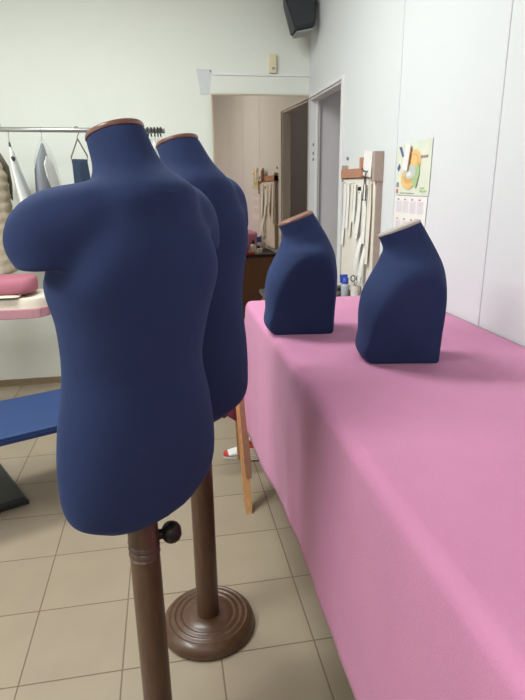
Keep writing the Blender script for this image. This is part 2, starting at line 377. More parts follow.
BZ = [0, .03, .08, .14, .19, .235, .27, .30, .33, .37]
BA = [.150, .155, .155, .150, .142, .128, .105, .070, .052, .050]
BB = [0.1095, 0.1189, 0.1176, 0.1202, 0.1165, 0.1040, 0.0908, 0.0781, 0.064, 0.0562]
BC = [0.0047, 0.0128, 0.0093, 0.0071, 0.0027, -0.0044, -0.0088, -0.0035, 0.0033, 0.0253]
def make_bust(label, pos, phi, sc, capm, cap_label, side=0):
    t = thing('bust_form', label, 'bust form', pos, phi, 'navy armless bust forms on the pink table')
    W, SL, R = .100, .3491, []
    nr, nt = 90, 96
    for k in range(nr+1):
        z = BZ[-1]*k/nr
        a_, b_, c_ = cr(BZ, BA, z), cr(BZ, BB, z), cr(BZ, BC, z)
        w = max(0, (z-.27)/(BZ[-1]-.27)); wl = W-.014*max(0, 1-z/.25)
        ring = []
        for j in range(nt):
            an = 2*PI*j/nt; x = a_*math.cos(an); y = b_*math.sin(an); ax = abs(x)
            wy = wl+.24*y*min(1, z/.2)+.12*(z-.14)
            if ax > 1e-4: x = math.copysign((ax**-16+wy**-16)**(-1/16), x)
            ring.append((x*sc, (c_+y)*sc, (z-w*SL*(y+side*x))*sc))
        R.append(ring)
    f = R[0]
    c0 = BC[0]*sc
    low = [(x*.97, c0+(y-c0)*.97, 0) for x, y, z in f]
    R[0] = [(x, y, .006) for x, y, z in f]
    b = bmesh.new(); rings(b, [low]+R)
    autosmooth(obj('torso', b, 'navy', t), 60)
    top = R[-1]; cx = 0; cy = sum(y for x, y, z in top)/len(top)
    def sr(k, dz): return [(x*k, cy+(y-cy)*k, z+dz) for x, y, z in top]
    b = bmesh.new(); rings(b, [sr(.97, -.003), sr(1.005, -.002), sr(1.015, .001), sr(1.01, .0035), sr(.98, .0055), sr(.8, .006)])
    autosmooth(obj('neck_cap', b, capm, t, label=cap_label))
    return t
TZ = .92
make_bust('navy bust form with a pale grey neck cap, nearer to the calendar', (.6529, 1.4163, TZ+.001), 1.3846, .983, 'cap_pale', 'pale grey neck cap', .28)
make_bust('navy bust form with a brown neck cap, standing in front of the mirror', (.4505, 1.78, TZ+.001), 1.4459, 1.0118, 'cap_wood', 'brown wooden neck cap')

# ------------------------------------------------------------------ pink table and cloth
TX, TY, TN = .326, 2.325, -.9
t = thing('cutting_table', 'long cutting table under the pink cloth along the right wall', 'table', (.70, .7, 0))
obj('tabletop', bx(TX+.012-.70, XW-.012-.70, TN-.7+.01, TY-.7-.012, TZ-.036, TZ-.006, bev=.004), 'pine', t)
for (lx, ly) in ((.56, TN+.1), (.98, TN+.1), (.56, 2.05), (.98, 2.05)):
    obj('leg', bx(lx-.025-.7, lx+.025-.7, ly-.025-.7, ly+.025-.7, 0, TZ-.036), 'pine', t)
def hemz(u):
    pts_y = [-.9, .8, .95, 1.15, 1.53, 1.9, 2.1, 2.3, 2.6, 3.3]
    pts_z = [.405, .403, .41, .42, .395, .335, .315, .34, .42, .44]
    return cr(pts_y, pts_z, u)
def topz(x, y):
    f = min(1, (x-TX)/.08, (XW-x)/.05, (TY-y)/.08); f = max(0, f)
    w = 0
    for (cx, cy, ln, an, am) in ((.85, 1.28, .10, .6, .0025), (.80, 1.15, .12, .9, .002), (.92, 1.45, .10, .3, .0025), (.55, 1.62, .09, 1.2, .002), (.75, 1.75, .12, .5, .0022), (.5, .9, .2, 1.3, .0016), (.8, .75, .2, .7, .0016), (.45, 1.2, .16, 1.4, .0018), (.6, .45, .2, .5, .0015)):
        dx, dy = x-cx, y-cy; u_ = dx*math.cos(an)+dy*math.sin(an); v_ = -dx*math.sin(an)+dy*math.cos(an)
        w += am*math.exp(-(u_/ln)**2-(v_/.018)**2)
    return TZ+f*w
b = bmesh.new()
IX, IY = TX+.03, TY-.03
ys = [TN+(IY-TN)*i/150 for i in range(151)]; xs = [IX+(XW-.004-IX)*i/36 for i in range(37)]
G = [[b.verts.new((x, y, topz(x, y) if not (i in (0,) or j in (150,)) else TZ)) for j, y in enumerate(ys)] for i, x in enumerate(xs)]
for i in range(36):
    for j in range(150): b.faces.new((G[i][j], G[i+1][j], G[i+1][j+1], G[i][j+1]))
# skirt path: (inner vertex, outward dir, path coordinate)
path = [(G[0][j], (-1, 0), ys[j]) for j in range(151)]
for k in range(1, 12):
    an = PI-k/12*PI/2; path.append((G[0][150], (math.cos(an), math.sin(an)), IY+.05*k/12))
path += [(G[i][150], (0, 1), IY+.05+(xs[i]-IX)) for i in range(37)]
prev = None
for (v0, d, u) in path:
    col = [v0]
    for k in range(1, 7):   # rounding over the edge
        an = k/6*PI/2; col.append(b.verts.new((v0.co.x+d[0]*.03*math.sin(an), v0.co.y+d[1]*.03*math.sin(an), TZ-.03*(1-math.cos(an)))))
    hz = hemz(u); n = 22
    corner = math.exp(-((u-2.29)/.085)**2)
    for k in range(1, n+1):
        q_ = k/n; z = TZ-.03-(TZ-.03-hz)*q_
        off = q_**1.4*(.002*math.sin(u*7+1)+.0015*math.sin(u*17+2)+.001*math.sin(u*37))+.018*corner*q_**.7+.001*math.sin(u*14)*math.sin(q_*3)
        off += .006*q_
        col.append(b.verts.new((v0.co.x+d[0]*(.03+off), v0.co.y+d[1]*(.03+off), z)))
    if prev:
        for k in range(len(col)-1):
            if prev[k] is col[k]: b.faces.new((prev[k], prev[k+1], col[k+1]))
            else: b.faces.new((prev[k], prev[k+1], col[k+1], col[k]))
    prev = col
o = obj('tablecloth', b, 'pink', smooth=True)
md = o.modifiers.new('thick', 'SOLIDIFY'); md.thickness = .002; md.offset = -1
tag(o, 'bright pink felt tablecloth covering the long cutting table', 'tablecloth')

# ------------------------------------------------------------------ wooden trestle with maroon cloth behind the table
t = thing('wooden_trestle', 'narrow pine trestle leg standing on the tiles beside the pink cloth', 'trestle', (.29, 2.09, 0))
def plank(p0, p1, w, th, taper=1):
    """board between two points; w across x, th across y"""
    p0, p1 = Vector(p0), Vector(p1)
    R = []
    for p_, k in ((p0, taper), (p0.lerp(p1, .06), 1), (p1, 1)):
        R.append([(p_.x-w/2*k, p_.y-th/2, p_.z), (p_.x+w/2*k, p_.y-th/2, p_.z), (p_.x+w/2*k, p_.y+th/2, p_.z), (p_.x-w/2*k, p_.y+th/2, p_.z)])
    bb = bmesh.new(); rings(bb, R); return bb
T0 = Vector((.29, 2.09, 0))
p0 = Vector((.292, 2.098, 0)); p1 = Vector((.283, 2.46, .86))
bb = plank(p0-T0, p1-T0, .034, .03, .75); obj('leg', bb, 'pine', t)
q0, q1 = p0.lerp(p1, .17)+Vector((.012, 0.001, 0)), p1+Vector((.012, .001, 0))
bb = plank(q0-T0, q1-T0, .030, .040, .8); obj('leg_brace', bb, 'brace_wood', t, label='darker reddish side board')
bb = plank(Vector((.325, 2.60, 0))-T0, p1+Vector((.005, .03, 0))-T0, .034, .03); obj('leg', bb, 'pine', t)
obj('crossbar', bx(.10-T0.x, .275-T0.x, 2.445-T0.y, 2.505-T0.y, .86, .90, bev=.003), 'pine', t)
b = bmesh.new(); R = []
prof = [(2.425, .30), (2.43, .5), (2.432, .7), (2.436, .88), (2.445, .908), (2.475, .912), (2.51, .908), (2.52, .88), (2.53, .62), (2.54, .40)]
for i in range(25):
    x = .13+.165*i/24; ring = []
    for k, (y, z) in enumerate(prof):
        if k == 0: z = .225 + .24*abs(i/24-.93)*.9
        if k == 9: z = .27+.12*abs(i/24-.5)
        ring.append((x+(.10 if k < 3 else 0)*(3-k)/3*(i/24) + (.05*(k-6)/3 if k > 6 else 0)*(i/24), y+.005*math.sin(i*.9)*(1 if k < 4 or k > 6 else 0), z))
    R.append(ring)
rings(b, R, False, False, closed=False)
o = obj('maroon_cloth', b, 'maroon', smooth=True); md = o.modifiers.new('t', 'SOLIDIFY'); md.thickness = .003; md.offset = 1
tag(o, 'maroon cloth draped behind the pine trestle leg, pointed corner hanging', 'cloth')

# ------------------------------------------------------------------ things on the floor at the far table end
t = thing('shoe', 'white shoe with red toe lying on the tiles behind the pine leg', 'shoe', (.335, 2.64, 0), math.radians(186))
prof = [(-.09, .020, .030), (-.08, .030, .046), (-.05, .034, .052), (-.01, .033, .046), (.03, .034, .036), (.06, .034, .030), (.085, .026, .024), (.097, .010, .014)]
b = bmesh.new(); R = []
for x, w, h in prof:
    R.append([(x, w*math.cos(2*PI*j/20), .008+max(0, h*(.5+.5*math.sin(2*PI*j/20)))) for j in range(20)])
rings(b, R); autosmooth(obj('upper', b, 'white_plastic', t), 50)
b = bmesh.new(); R = []
for z in (0, .010):
    R.append([(.1*math.cos(2*PI*j/28), .034*math.sin(2*PI*j/28), z) for j in range(28)])
rings(b, R); obj('sole', b, 'white_plastic', t)
b = bmesh.new(); R = []
for x, w, h in [(.078, .031, .027), (.088, .0262, .025), (.0985, .012, .016)]:
    R.append([(x, w*math.cos(2*PI*j/20), .009+max(0, h*(.5+.5*math.sin(2*PI*j/20)))) for j in range(20)])
rings(b, R); autosmooth(obj('toe_cap', b, 'red', t, label='red toe cap'), 50)
b = bmesh.new(); R = []
for x, w, h in [(-.03, .036, .053), (-.05, .0365, .056), (-.072, .034, .054)]:
    R.append([(x, w*math.cos(2*PI*j/20), .009+max(0, h*(.5+.5*math.sin(2*PI*j/20)))) for j in range(20)])
rings(b, R); autosmooth(obj('collar', b, 'red', t, label='red ankle collar'), 50)
# coil of white cord
b = bmesh.new(); pts = []
for i in range(220):
    an = i/220*2*PI*6.5; z = .007+.012*int(i/220*6.5)+.012*((i/220*6.5) % 1)*.9
    r = .055+.004*math.sin(i*.37); pts.append((r*math.cos(an)*1.15, r*math.sin(an)*.9, z))
tube(b, pts, .0048, 6)
o = obj('cord_coil', b, 'cream_cloth', smooth=True, loc=(.405, 2.60, 0)); tag(o, 'coil of off-white cord on the floor by the pink hem', 'cord')
b = bmesh.new(); bmesh.ops.create_icosphere(b, subdivisions=3, radius=.042)
for v in b.verts:
    n = 1+.16*math.sin(v.co.x*90)*math.sin(v.co.y*80+1)*math.sin(v.co.z*85); v.co *= n; v.co.z *= .85
    if v.co.z < -.030: v.co.z = -.030
o = obj('crumpled_bag', b, 'white_plastic', smooth=True, loc=(.405, 2.735, .030)); tag(o, 'crumpled white plastic bag on the floor beyond the cord coil', 'bag')

# ------------------------------------------------------------------ counter behind the pink table
t = thing('low_counter', 'brown counter with a dark top, seen in the mirror', 'counter', (.80, 2.78, 0))
b = bx(.56-.80, XW-.006-.80, 2.46-2.78, 3.19-2.78, .0, .775); obj('body', b, 'counter', t)
obj('countertop', bx(.54-.80, XW-.004-.80, 2.44-2.78, 3.205-2.78, .775, .80, bev=.003), 'counter_top', t)
obj('door_panel', bx(.546-.80, .56-.80, 2.48-2.78, 2.79-2.78, .06, .75, bev=.002), 'counter', t)
obj('door_panel', bx(.546-.80, .56-.80, 2.81-2.78, 3.16-2.78, .06, .75, bev=.002), 'counter', t)
CZ = .80
def bottle(name, label, loc, r, h, bodym, capm, caph, neck=.4):
    t = thing(name, label, 'bottle', loc)
    prof = [(r*.9, 0), (r, .004), (r, h*.72), (r*.85, h*.82), (r*neck, h*.92), (r*neck, h)]
    autosmooth(obj('body', lathe(bmesh.new(), prof, n=24), bodym, t), 50)
    prof = [(r*neck*1.25, h-.008), (r*neck*1.25, h+caph), (r*neck*1.0, h+caph+.004)]
    o = autosmooth(obj('cap', lathe(bmesh.new(), prof, n=20), capm, t), 50)
    return t, o
t, o = bottle('spray_bottle', 'small clear bottle with cobalt blue spray head on the counter', (.965, 2.86, CZ), .022, .082, 'clear', 'blue_cap', .022, .7)
b = bx(-.030, .012, -.009, .009, .100, .124, bev=.004); box(b, -.028, -.018, -.006, .006, .078, .104, bev=.002)
obj('trigger', b, 'blue_cap', t)
bottle('glue_bottle', 'white bottle with a black cap on the counter, seen in the mirror', (.84, 3.12, CZ), .026, .095, 'white_plastic', 'black', .02, .4)
bottle('ink_bottle', 'squat dark jar on the counter beside the spray bottle', (.94, 2.90, CZ), .016, .036, 'taupe', 'black', .008, .8)
t = thing('tool_cup', 'cream cup holding scissors on the counter below the pattern strips', 'cup', (1.005, 2.80, CZ))
autosmooth(obj('cup', lathe(bmesh.new(), [(.022, 0), (.025, .002), (.027, .07), (.024, .07), (.022, .01), (.001, .008)], n=24), 'cream_board', t), 50)
t = thing('scissors', 'black scissors standing in the cream cup', 'scissors', (1.005, 2.80, CZ+.012))
b = bmesh.new(); tube(b, [(-.012, 0, 0), (.006, 0, .07), (.010, 0, .082)], [.002, .003, .003]); tube(b, [(.012, 0, 0), (-.006, 0, .07), (-.012, 0, .082)], [.002, .003, .003]); obj('blades', b, 'chrome', t)
for s in (-1, 1):
    b = bmesh.new(); tube(b, [(s*.016+.012*math.cos(k/12*2*PI), 0, .098+.016*math.sin(k/12*2*PI)) for k in range(13)], .003, 6); obj('handle', b, 'black', t, smooth=True)
b = bx(-.03, .03, -.03, .03, 0, .05, bev=.002)
o = obj('rose_box', b, 'rose', loc=(.765, 3.12, CZ)); tag(o, 'rose red box leaning at the counter end, seen in the mirror', 'box'); o.rotation_euler = (0, 0, .3)
o.scale = (1, 1, 1.6)
b = bx(-.05, .05, -.012, .012, 0, .018, bev=.003)
o = obj('tape_strip', b, 'red', loc=(.79, 3.180, CZ)); tag(o, 'flat red plastic strip along the counter edge', 'plastic strip')
b = bx(-.02, .02, -.02, .02, 0, .04, bev=.003)
o = obj('thread_box', b, 'white_plastic', loc=(.905, 3.10, CZ)); tag(o, 'tiny white box on the counter beside the white bottle', 'box')

# ------------------------------------------------------------------ pattern rack on the right wall
BY0, BY1, BXF = 2.63, 3.16, XW-.030
t = thing('pattern_rack', 'cream backboard with a brown wooden rail fixed on the white wall', 'rack', (XW, 2.9, 1.2))
def rel(o, c=(XW, 2.9, 1.2)): return (c[0], c[1], c[2])
def lbx(x0, x1, y0, y1, z0, z1, c, **k): return bx(x0-c[0], x1-c[0], y0-c[1], y1-c[1], z0-c[2], z1-c[2], **k)
C0 = (XW, 2.9, 1.2)
obj('backboard', lbx(BXF, XW-.001, BY0+.014, BY1-.014, .84, 1.425, C0), 'cream_board', t)
obj('side_board', lbx(BXF-.001, XW-.001, BY0, BY0+.014, .84, 1.44, C0), 'grey_wood', t)
obj('side_board', lbx(BXF-.001, XW-.001, BY1-.014, BY1, .84, 1.44, C0), 'grey_wood', t)
obj('rail', lbx(BXF-.010, XW-.001, BY0+.03, BY1+.01, 1.430, 1.478, C0, bev=.002), 'rail_wood', t)
obj('peg', lbx(BXF-.034, BXF-.010, 2.775, 2.80, 1.432, 1.528, C0, bev=.003), 'rail_wood', t, label='orange-brown upright block')
obj('rail_end', lbx(BXF-.020, XW-.001, BY0-.004, BY0+.024, 1.41, 1.55, C0, bev=.003), 'grey_wood', t)
obj('rail_end', lbx(BXF-.006, XW-.001, BY1+.0, BY1+.010, 1.41, 1.50, C0, bev=.002), 'grey_wood', t)
b = bmesh.new(); lathe(b, [(.010, -.012), (.010, 0)], (BXF-C0[0], 2.86-C0[1], 1.375-C0[2]), 16, 'x'); obj('hook', b, 'black', t)
strips = [  # y, width, z top, z bottom, material, lean, where
    (3.10, .050, 1.415, 1.06, 'paper', .01, 'farthest white pattern strip under the rail, next to the door casing'),
    (3.035, .045, 1.405, 1.16, 'paper', -.02, 'second white pattern strip from the door casing'),
    (2.975, .050, 1.41, 1.12, 'paper2', .02, 'cream pattern strip third from the door casing'),
    (2.915, .045, 1.40, 1.20, 'paper', .0, 'short white pattern strip left of the black hook'),
    (2.845, .060, 1.365, 1.12, 'paper', .015, 'white pattern strip hanging from the black hook'),
    (2.760, .050, 1.40, 1.10, 'paper', -.015, 'white pattern strip right of the black hook'),
    (2.700, .055, 1.41, 1.00, 'paper2', .0, 'long cream pattern strip nearest to the calendar'),
]
for i, (y, w, z1, z0, m_, ln, lab) in enumerate(strips):
    c = (BXF, y, z1); t = thing('pattern_strip', lab, 'pattern', c, 0, 'card pattern strips on the rack')
    b = bmesh.new(); R = []
    for k in range(9):
        q_ = k/8; z = -(z1-z0)*q_; xo = -.004-.006*i % .01-.010*q_*q_*(1+.5*math.sin(i*2)); yo = ln*q_
        ww = w*(.7+.3*min(1, q_*4))*(.9+.1*math.sin(q_*5+i))
        R.append([(xo, yo-ww/2, z), (xo-.002, yo, z), (xo, yo+ww/2, z), (xo+.0015, yo+ww/2, z), (xo-.0005, yo, z), (xo+.0015, yo-ww/2, z)])
    rings(b, R); obj('card', b, m_, t)
    obj('pin', lathe(bmesh.new(), [(.003, -.012), (.003, -.002)], (0, 0, -.008), 8, 'x'), 'grey_mark', t)
# curled lower card
for (y, z1, z0, w, lab) in ((2.80, 1.13, .96, .05, 'curled white card sticking out low on the backboard, the left one'), (2.73, 1.10, .90, .045, 'curled white card sticking out low on the backboard, the right one')):
    b = bmesh.new(); R = []
    for k in range(9):
        q_ = k/8; R.append([(-.028*math.sin(q_*1.6)-.002, -w/2+.012*q_, -(z1-z0)*q_), (-.028*math.sin(q_*1.6)-.002, w/2+.012*q_, -(z1-z0)*q_), (-.028*math.sin(q_*1.6)-.0005, w/2+.012*q_, -(z1-z0)*q_), (-.028*math.sin(q_*1.6)-.0005, -w/2+.012*q_, -(z1-z0)*q_)])
    rings(b, R); o = obj('curled_card', b, 'paper', loc=(BXF-.004, y, z1)); tag(o, lab, 'card', 'curled cards on the rack')
# white card tucked on the rail, black cord
b = bx(-.003, 0, -.055, .060, -.06, .06); o = obj('rail_card', b, 'paper', loc=(BXF-.018, 2.715, 1.495)); o.rotation_euler = (.12, 0, 0); tag(o, 'white card tucked over the brown rail beside the orange block', 'card')
t = thing('black_cord', 'black cord looped over the rail with two hanging tails', 'cord', (BXF-.03, 2.70, 1.43))
for s in (0, 1):
    b = bmesh.new(); tube(b, [(.014, .01, .035), (-.004, .0, .02), (-.006, -.012+s*.022, -.02), (-.005, -.014+s*.034, -.06), (-.005, -.010+s*.036, -.105)], .0026, 6); obj('tail', b, 'black', t, smooth=True)
    b = bmesh.new(); bmesh.ops.create_icosphere(b, subdivisions=1, radius=.005); bmesh.ops.translate(b, verts=b.verts, vec=(-.005, -.010+s*.036, -.108)); obj('tail_tip', b, 'black', t)
b = bmesh.new(); tube(b, [(.0, .01, .03), (-.004, .03, .03), (-.002, .06, .045)], .003, 6); obj('loop', b, 'black', t)

# pin on wall above the rail
o = obj('wall_pin', lathe(bmesh.new(), [(.009, -.010), (.007, 0)], (0, 0, 0), 12, 'x'), 'grey_mark', loc=(XW-.001, 3.16, 1.54)); tag(o, 'small grey wall pin above the left end of the rail', 'pin')

# ------------------------------------------------------------------ calendar
t = thing('wall_calendar', 'wall calendar with oranges and leaves on pale green', 'calendar', (XW-.002, 2.30, 1.35))
def cal(bm, pts, lay, mi):  # pts in (u right, v up) metres from the calendar centre-left, u grows toward the camera
    poly(bm, [(-.0008*lay-.001, -(u_-.165), v_) for u_, v_ in pts], (-.0006, 0, 0), mi)
def disc(bm, u, v, ru, rv, lay, mi, n=26, a0=0, a1=2*PI):
    cal(bm, [(u+ru*math.cos(a0+(a1-a0)*k/n), v+rv*math.sin(a0+(a1-a0)*k/n)) for k in range(n if a1-a0 > 6.2 else n+1)], lay, mi)
mats = ['cal_green', 'cal_green2', 'orange', 'orange2', 'cal_glass', 'cal_blue', 'cal_pink', 'grey_mark', 'paper']
b = bmesh.new()
cal(b, [(0, .0), (.33, 0), (.335, .222), (.0, .210)], 0, 0)
disc(b, .185, .138, .060, .050, 2, 2); disc(b, .185, .138, .038, .034, 3, 3); disc(b, .185, .138, .03, .028, 4, 2)
disc(b, .130, .070, .070, .046, 3, 2); disc(b, .135, .080, .052, .030, 4, 3, a0=PI, a1=2*PI); disc(b, .150, .098, .058, .030, 5, 4)
disc(b, .140, .088, .02, .01, 6, 8)
cal(b, [(.17, .055), (.215, .100), (.235, .075), (.215, .030)], 6, 1); cal(b, [(.205, .12), (.235, .13), (.24, .08), (.22, .08)], 5, 1)
cal(b, [(.02, .205), (.045, .205), (.075, .165), (.06, .160)], 2, 5); cal(b, [(.01, .115), (.03, .135), (.045, .12), (.025, .10)], 2, 5)
cal(b, [(.01, .035), (.035, .035), (.035, .055), (.01, .055)], 2, 7); cal(b, [(.01, .008), (.03, .008), (.03, .026), (.01, .026)], 2, 6)
for k in range(3): cal(b, [(.245+.022*k, .150), (.262+.022*k, .150), (.262+.022*k, .160), (.245+.022*k, .160)], 2, 6 if k % 2 else 7)
cal(b, [(.25, .015), (.31, .015), (.31, .022), (.25, .022)], 2, 1); cal(b, [(.25, .027), (.29, .027), (.29, .034), (.25, .034)], 2, 1)
cal(b, [(.05, .008), (.2, .008), (.2, .0105), (.05, .0105)], 2, 7)
obj('picture_sheet', b, mats, t)
b = bmesh.new()
cal(b, [(-.01, -.30), (.30, -.30), (.325, -.004), (0, -.004)], 0, 0)
for r_ in range(3):
    for c_ in range(4):
        u0, v0 = .02+.072*c_, -.075-.085*r_
        cal(b, [(u0, v0), (u0+.055, v0), (u0+.055, v0+.05), (u0, v0+.05)], 1, 2)
        cal(b, [(u0+.01, v0+.054), (u0+.03, v0+.054), (u0+.03, v0+.060), (u0+.01, v0+.060)], 1, 3 if (r_+c_) % 2 else 4)
obj('date_sheet', b, ['paper', 'paper', 'cal_cell', 'cal_pink', 'grey_mark'], t)
b = bmesh.new(); cal(b, [(.075, .115), (.125, .10), (.150, .205), (.105, .218)], 10, 0); obj('note', b, ['paper'], t, label='white note pinned over the picture')
b = bmesh.new(); cal(b, [(.125, .10), (.138, .105), (.158, .20), (.150, .205)], 9, 0); obj('note_back', b, ['rail_wood'], t)

# ------------------------------------------------------------------ clothes rail
RY, RZ = 3.6, 1.728
t = thing('clothes_rail', 'chrome clothes rail along the back wall behind the dress forms', 'clothes rail', (-.6, RY, 0))
b = bmesh.new(); tube(b, [(-.75, 0, RZ+.004), (.64, 0, RZ-.006)], .014, 16); obj('rod', b, 'chrome', t, smooth=True)
for xx in (-.50, .39):
    b = bmesh.new(); tube(b, [(xx, YB-RY-.004, RZ-.02), (xx, .10, RZ-.02), (xx, .0, RZ-.002)], .008, 10); lathe(b, [(.028, 0), (.028, .006), (.012, .010)], (xx, YB-RY-.0105, RZ-.02), 20, 'y'); obj('wall_bracket', b, 'chrome', t, smooth=False)
b = bmesh.new(); bmesh.ops.create_uvsphere(b, u_segments=20, v_segments=12, radius=.022); bmesh.ops.translate(b, verts=b.verts, vec=(-.318, .0, RZ+.024)); obj('finial', b, 'chrome', t, smooth=True)
def hook(parent, h=.05, r=.0022, m_='chrome'):
    """hook over the rod, origin at the rod centre, plane = local y-z"""
    b = bmesh.new(); R_ = .0165
    pts = [(0, R_*math.cos(a_), R_*math.sin(a_)) for a_ in [PI*1.15-PI*1.15*k/12 for k in range(13)]]
    pts += [(0, R_, -.01), (0, R_*.5, -.025), (0, 0, -.035), (0, 0, -.035-h)]
    tube(b, pts, r, 8); return obj('hook', b, m_, parent, smooth=True)
def garment(bm, secs, folds=.06, nf=7, n=48, mi=0, ph=0):
    """secs: (z, half width along y, half thickness along x, xoff, yoff)"""
    R = []
    for i, (z, w, th, xo, yo) in enumerate(secs):
        q_ = i/(len(secs)-1)
        R.append([(xo+th*math.sin(2*PI*j/n)*(1+folds*3*q_*math.sin(nf*2*PI*j/n+ph)), yo+w*math.cos(2*PI*j/n)*(1+folds*.4*q_*math.sin(nf*2*PI*j/n+ph)), z) for j in range(n)])
    rings(bm, R, mi=mi)
def rot(t, a_): t.rotation_euler = (0, 0, math.radians(a_))
def rod_x(px, y=RY): # world x on the rod seen at a photo column
    return -.9007+px*(.9419/165)
# beige quilted coat at the far left
t = thing('quilted_coat', 'beige quilted coat hanging at the left end of the rail', 'coat', (-1.0, RY, RZ), 0); rot(t, 0)
hook(t, .03)
b = bmesh.new(); secs = []
for k in range(44):
    q_ = k/43; z = -.10-.72*q_; w = .06+.18*min(1, q_*5)**.6; th = .012+.060*min(1, q_*4.5)**.6+.012*abs(math.sin(q_*PI*12)); secs.append((z, w, th, .01*q_, 0))
garment(b, secs, .02, 3); obj('body', b, 'beige_quilt', t, smooth=True)
b = bmesh.new(); garment(b, [(-.085, .03, .010, .01, .02), (-.12, .04, .022, .040, .06), (-.20, .035, .022, .066, .12), (-.30, .018, .012, .070, .17), (-.40, .005, .004, .064, .19)], .05, 3, 28)
obj('lapel', b, 'taupe', t, smooth=True, label='taupe brown front edge')
# white shirt
t = thing('white_shirt', 'sheer white shirt hanging between the quilted coat and the film-covered suit', 'shirt', (rod_x(7), RY, RZ), 0); rot(t, 7)
hook(t, .04)
b = bmesh.new(); garment(b, [(-.095, .02, .006, 0, 0), (-.12, .05, .012, .004, 0), (-.16, .12, .014, .010, 0), (-.23, .17, .020, .020, 0), (-.34, .19, .032, .038, 0), (-.5, .20, .046, .065, 0), (-.72, .205, .056, .08, 0)], .05, 6)
obj('body', b, 'white_cloth', t, smooth=True)
b = bmesh.new(); tube(b, [(0, 0, -.07), (.004, -.02, -.13)], [.005, .009], 10); obj('hanger_neck', b, 'black', t)
b = bmesh.new(); lathe(b, [(.001, -.004), (.013, -.003), (.013, .003), (.001, .004)], (.022, -.12, -.165), 18, 'y'); obj('tag_button', b, 'black', t, label='round black tag')
# suit under clear film
t = thing('covered_suit', 'grey suit and white shirt under clear film on the rail', 'suit', (rod_x(39), RY, RZ), 0); rot(t, 0)
hook(t, .02)
b = bmesh.new(); garment(b, [(-.075, .015, .006, -.002, 0), (-.11, .05, .014, -.004, 0), (-.16, .13, .022, -.008, 0), (-.23, .19, .030, -.014, 0), (-.4, .20, .036, -.018, 0), (-.62, .20, .040, -.02, 0)], .03, 5)
obj('jacket', b, 'grey_cloth', t, smooth=True)
b = bmesh.new(); poly(b, [(.036, -.22, -.20), (.030, -.10, -.150), (.040, .02, -.19), (.046, .12, -.30), (.052, .20, -.50), (.052, .02, -.50), (.048, -.11, -.36), (.042, -.21, -.27)], (.004, .0, 0))
obj('shirt_front', b, 'white_cloth', t, label='white lapel slanting across the suit')
b = bmesh.new(); garment(b, [(-.058, .012, .008, 0, 0), (-.075, .05, .022, .002, 0), (-.11, .13, .036, .004, 0), (-.17, .20, .046, .006, 0), (-.3, .24, .056, .012, 0), (-.66, .245, .064, .02, 0)], .03, 8)
obj('film_cover', b, 'film', t, smooth=True)
# slate trousers on a triangular hanger
t = thing('folded_trousers', 'slate blue trousers folded over a wire triangle hanger', 'trousers', (rod_x(74.5), RY, RZ), 0); rot(t, -50)
hook(t, .015, .0026, 'taupe')
b = bmesh.new(); tube(b, [(0, 0, -.05), (.0, -.055, -.155), (0, -.052, -.185), (0, .052, -.172), (0, .055, -.145), (0, 0, -.05)], .0045, 8); obj('hanger', b, 'taupe', t, smooth=True)
b = bmesh.new(); garment(b, [(-.165, .049, .006, 0, 0), (-.18, .052, .010, 0, 0), (-.26, .055, .014, 0, .004), (-.5, .060, .017, 0, .010), (-.75, .062, .018, 0, .014)], .16, 4)
obj('trousers', b, 'slate', t, smooth=True)
# bunch of empty hangers near the rail end
for i, px in enumerate((147, 150.5, 154, 157.5, 160.5)):
    t = thing('empty_hanger', 'empty white hanger with a black hook bunched at the rail end', 'hanger', (rod_x(px), RY, RZ-.004), 0, 'empty hangers at the rail end')
    t['label'] = ['empty hanger with a black hook, leftmost of the bunch at the rail end', 'empty hanger with a black hook, second from the left in the bunch', 'empty hanger with a black hook, middle of the bunch', 'empty hanger with a black hook, second from the right in the bunch', 'empty hanger with a black hook, rightmost of the bunch at the rail tip'][i]
    rot(t, (-6, 8, -4, 6, 14)[i])
    hook(t, .0, .0048, 'black')
    b = bmesh.new(); tube(b, [(0, 0, -.035), (0, -.2, -.11), (0, -.2, -.118), (0, .2, -.118), (0, .2, -.11), (0, 0, -.035)], .0025, 6); obj('bar', b, 'white_plastic', t, smooth=True)

# ------------------------------------------------------------------ ironing corner on the left
t = thing('ironing_table', 'ironing table with cream cover and pink pleated trim by the back wall', 'ironing table', (-1.15, 3.20, 0))
b = bmesh.new(); R = []
def stadium(x0, x1, yc, w, z, k=1, n=14):
    pts = [(x0, yc-w*k, z)]
    for j in range(n+1):
        an = -PI/2+PI*j/n; pts.append((x1-w*.6+w*.6*k*math.cos(an), yc+w*k*math.sin(an), z))
    pts.append((x0, yc+w*k, z)); return pts
R = [stadium(-.5, .505, 0, .16, z, k) for z, k in ((.735, .97), (.735, 1), (.815, 1.0), (.830, .97), (.834, .9))]
rings(b, R); o = autosmooth(obj('cover', b, 'cream_cloth', t), 50)
R = []
for z, e in ((.727, .004), (.730, .008), (.775, .006), (.780, .002)):
    base = stadium(-.5, .505, 0, .16, z, 1)
    ring = []
    for i in range(len(base)-1):
        for s in range(8 if i in (0, len(base)-2) else 2):
            q_ = s/(8 if i in (0, len(base)-2) else 2); x_ = base[i][0]+(base[i+1][0]-base[i][0])*q_; y_ = base[i][1]+(base[i+1][1]-base[i][1])*q_
            an = math.atan2(y_, x_-.3); ring.append((x_+math.cos(an)*(e+.003*((s+i) % 2)), y_+math.sin(an)*(e+.003*((s+i) % 2)), z))
    R.append(ring)
b = bmesh.new(); rings(b, R, True, True); obj('pleated_trim', b, 'pleat', t, label='dusty pink pleated trim')
for (x, y) in ((-.46, -.1), (-.46, .1)):
    b = bmesh.new(); tube(b, [(x, y, 0), (x, y, .73)], .016, 12); obj('leg', b, 'chrome', t, smooth=True)
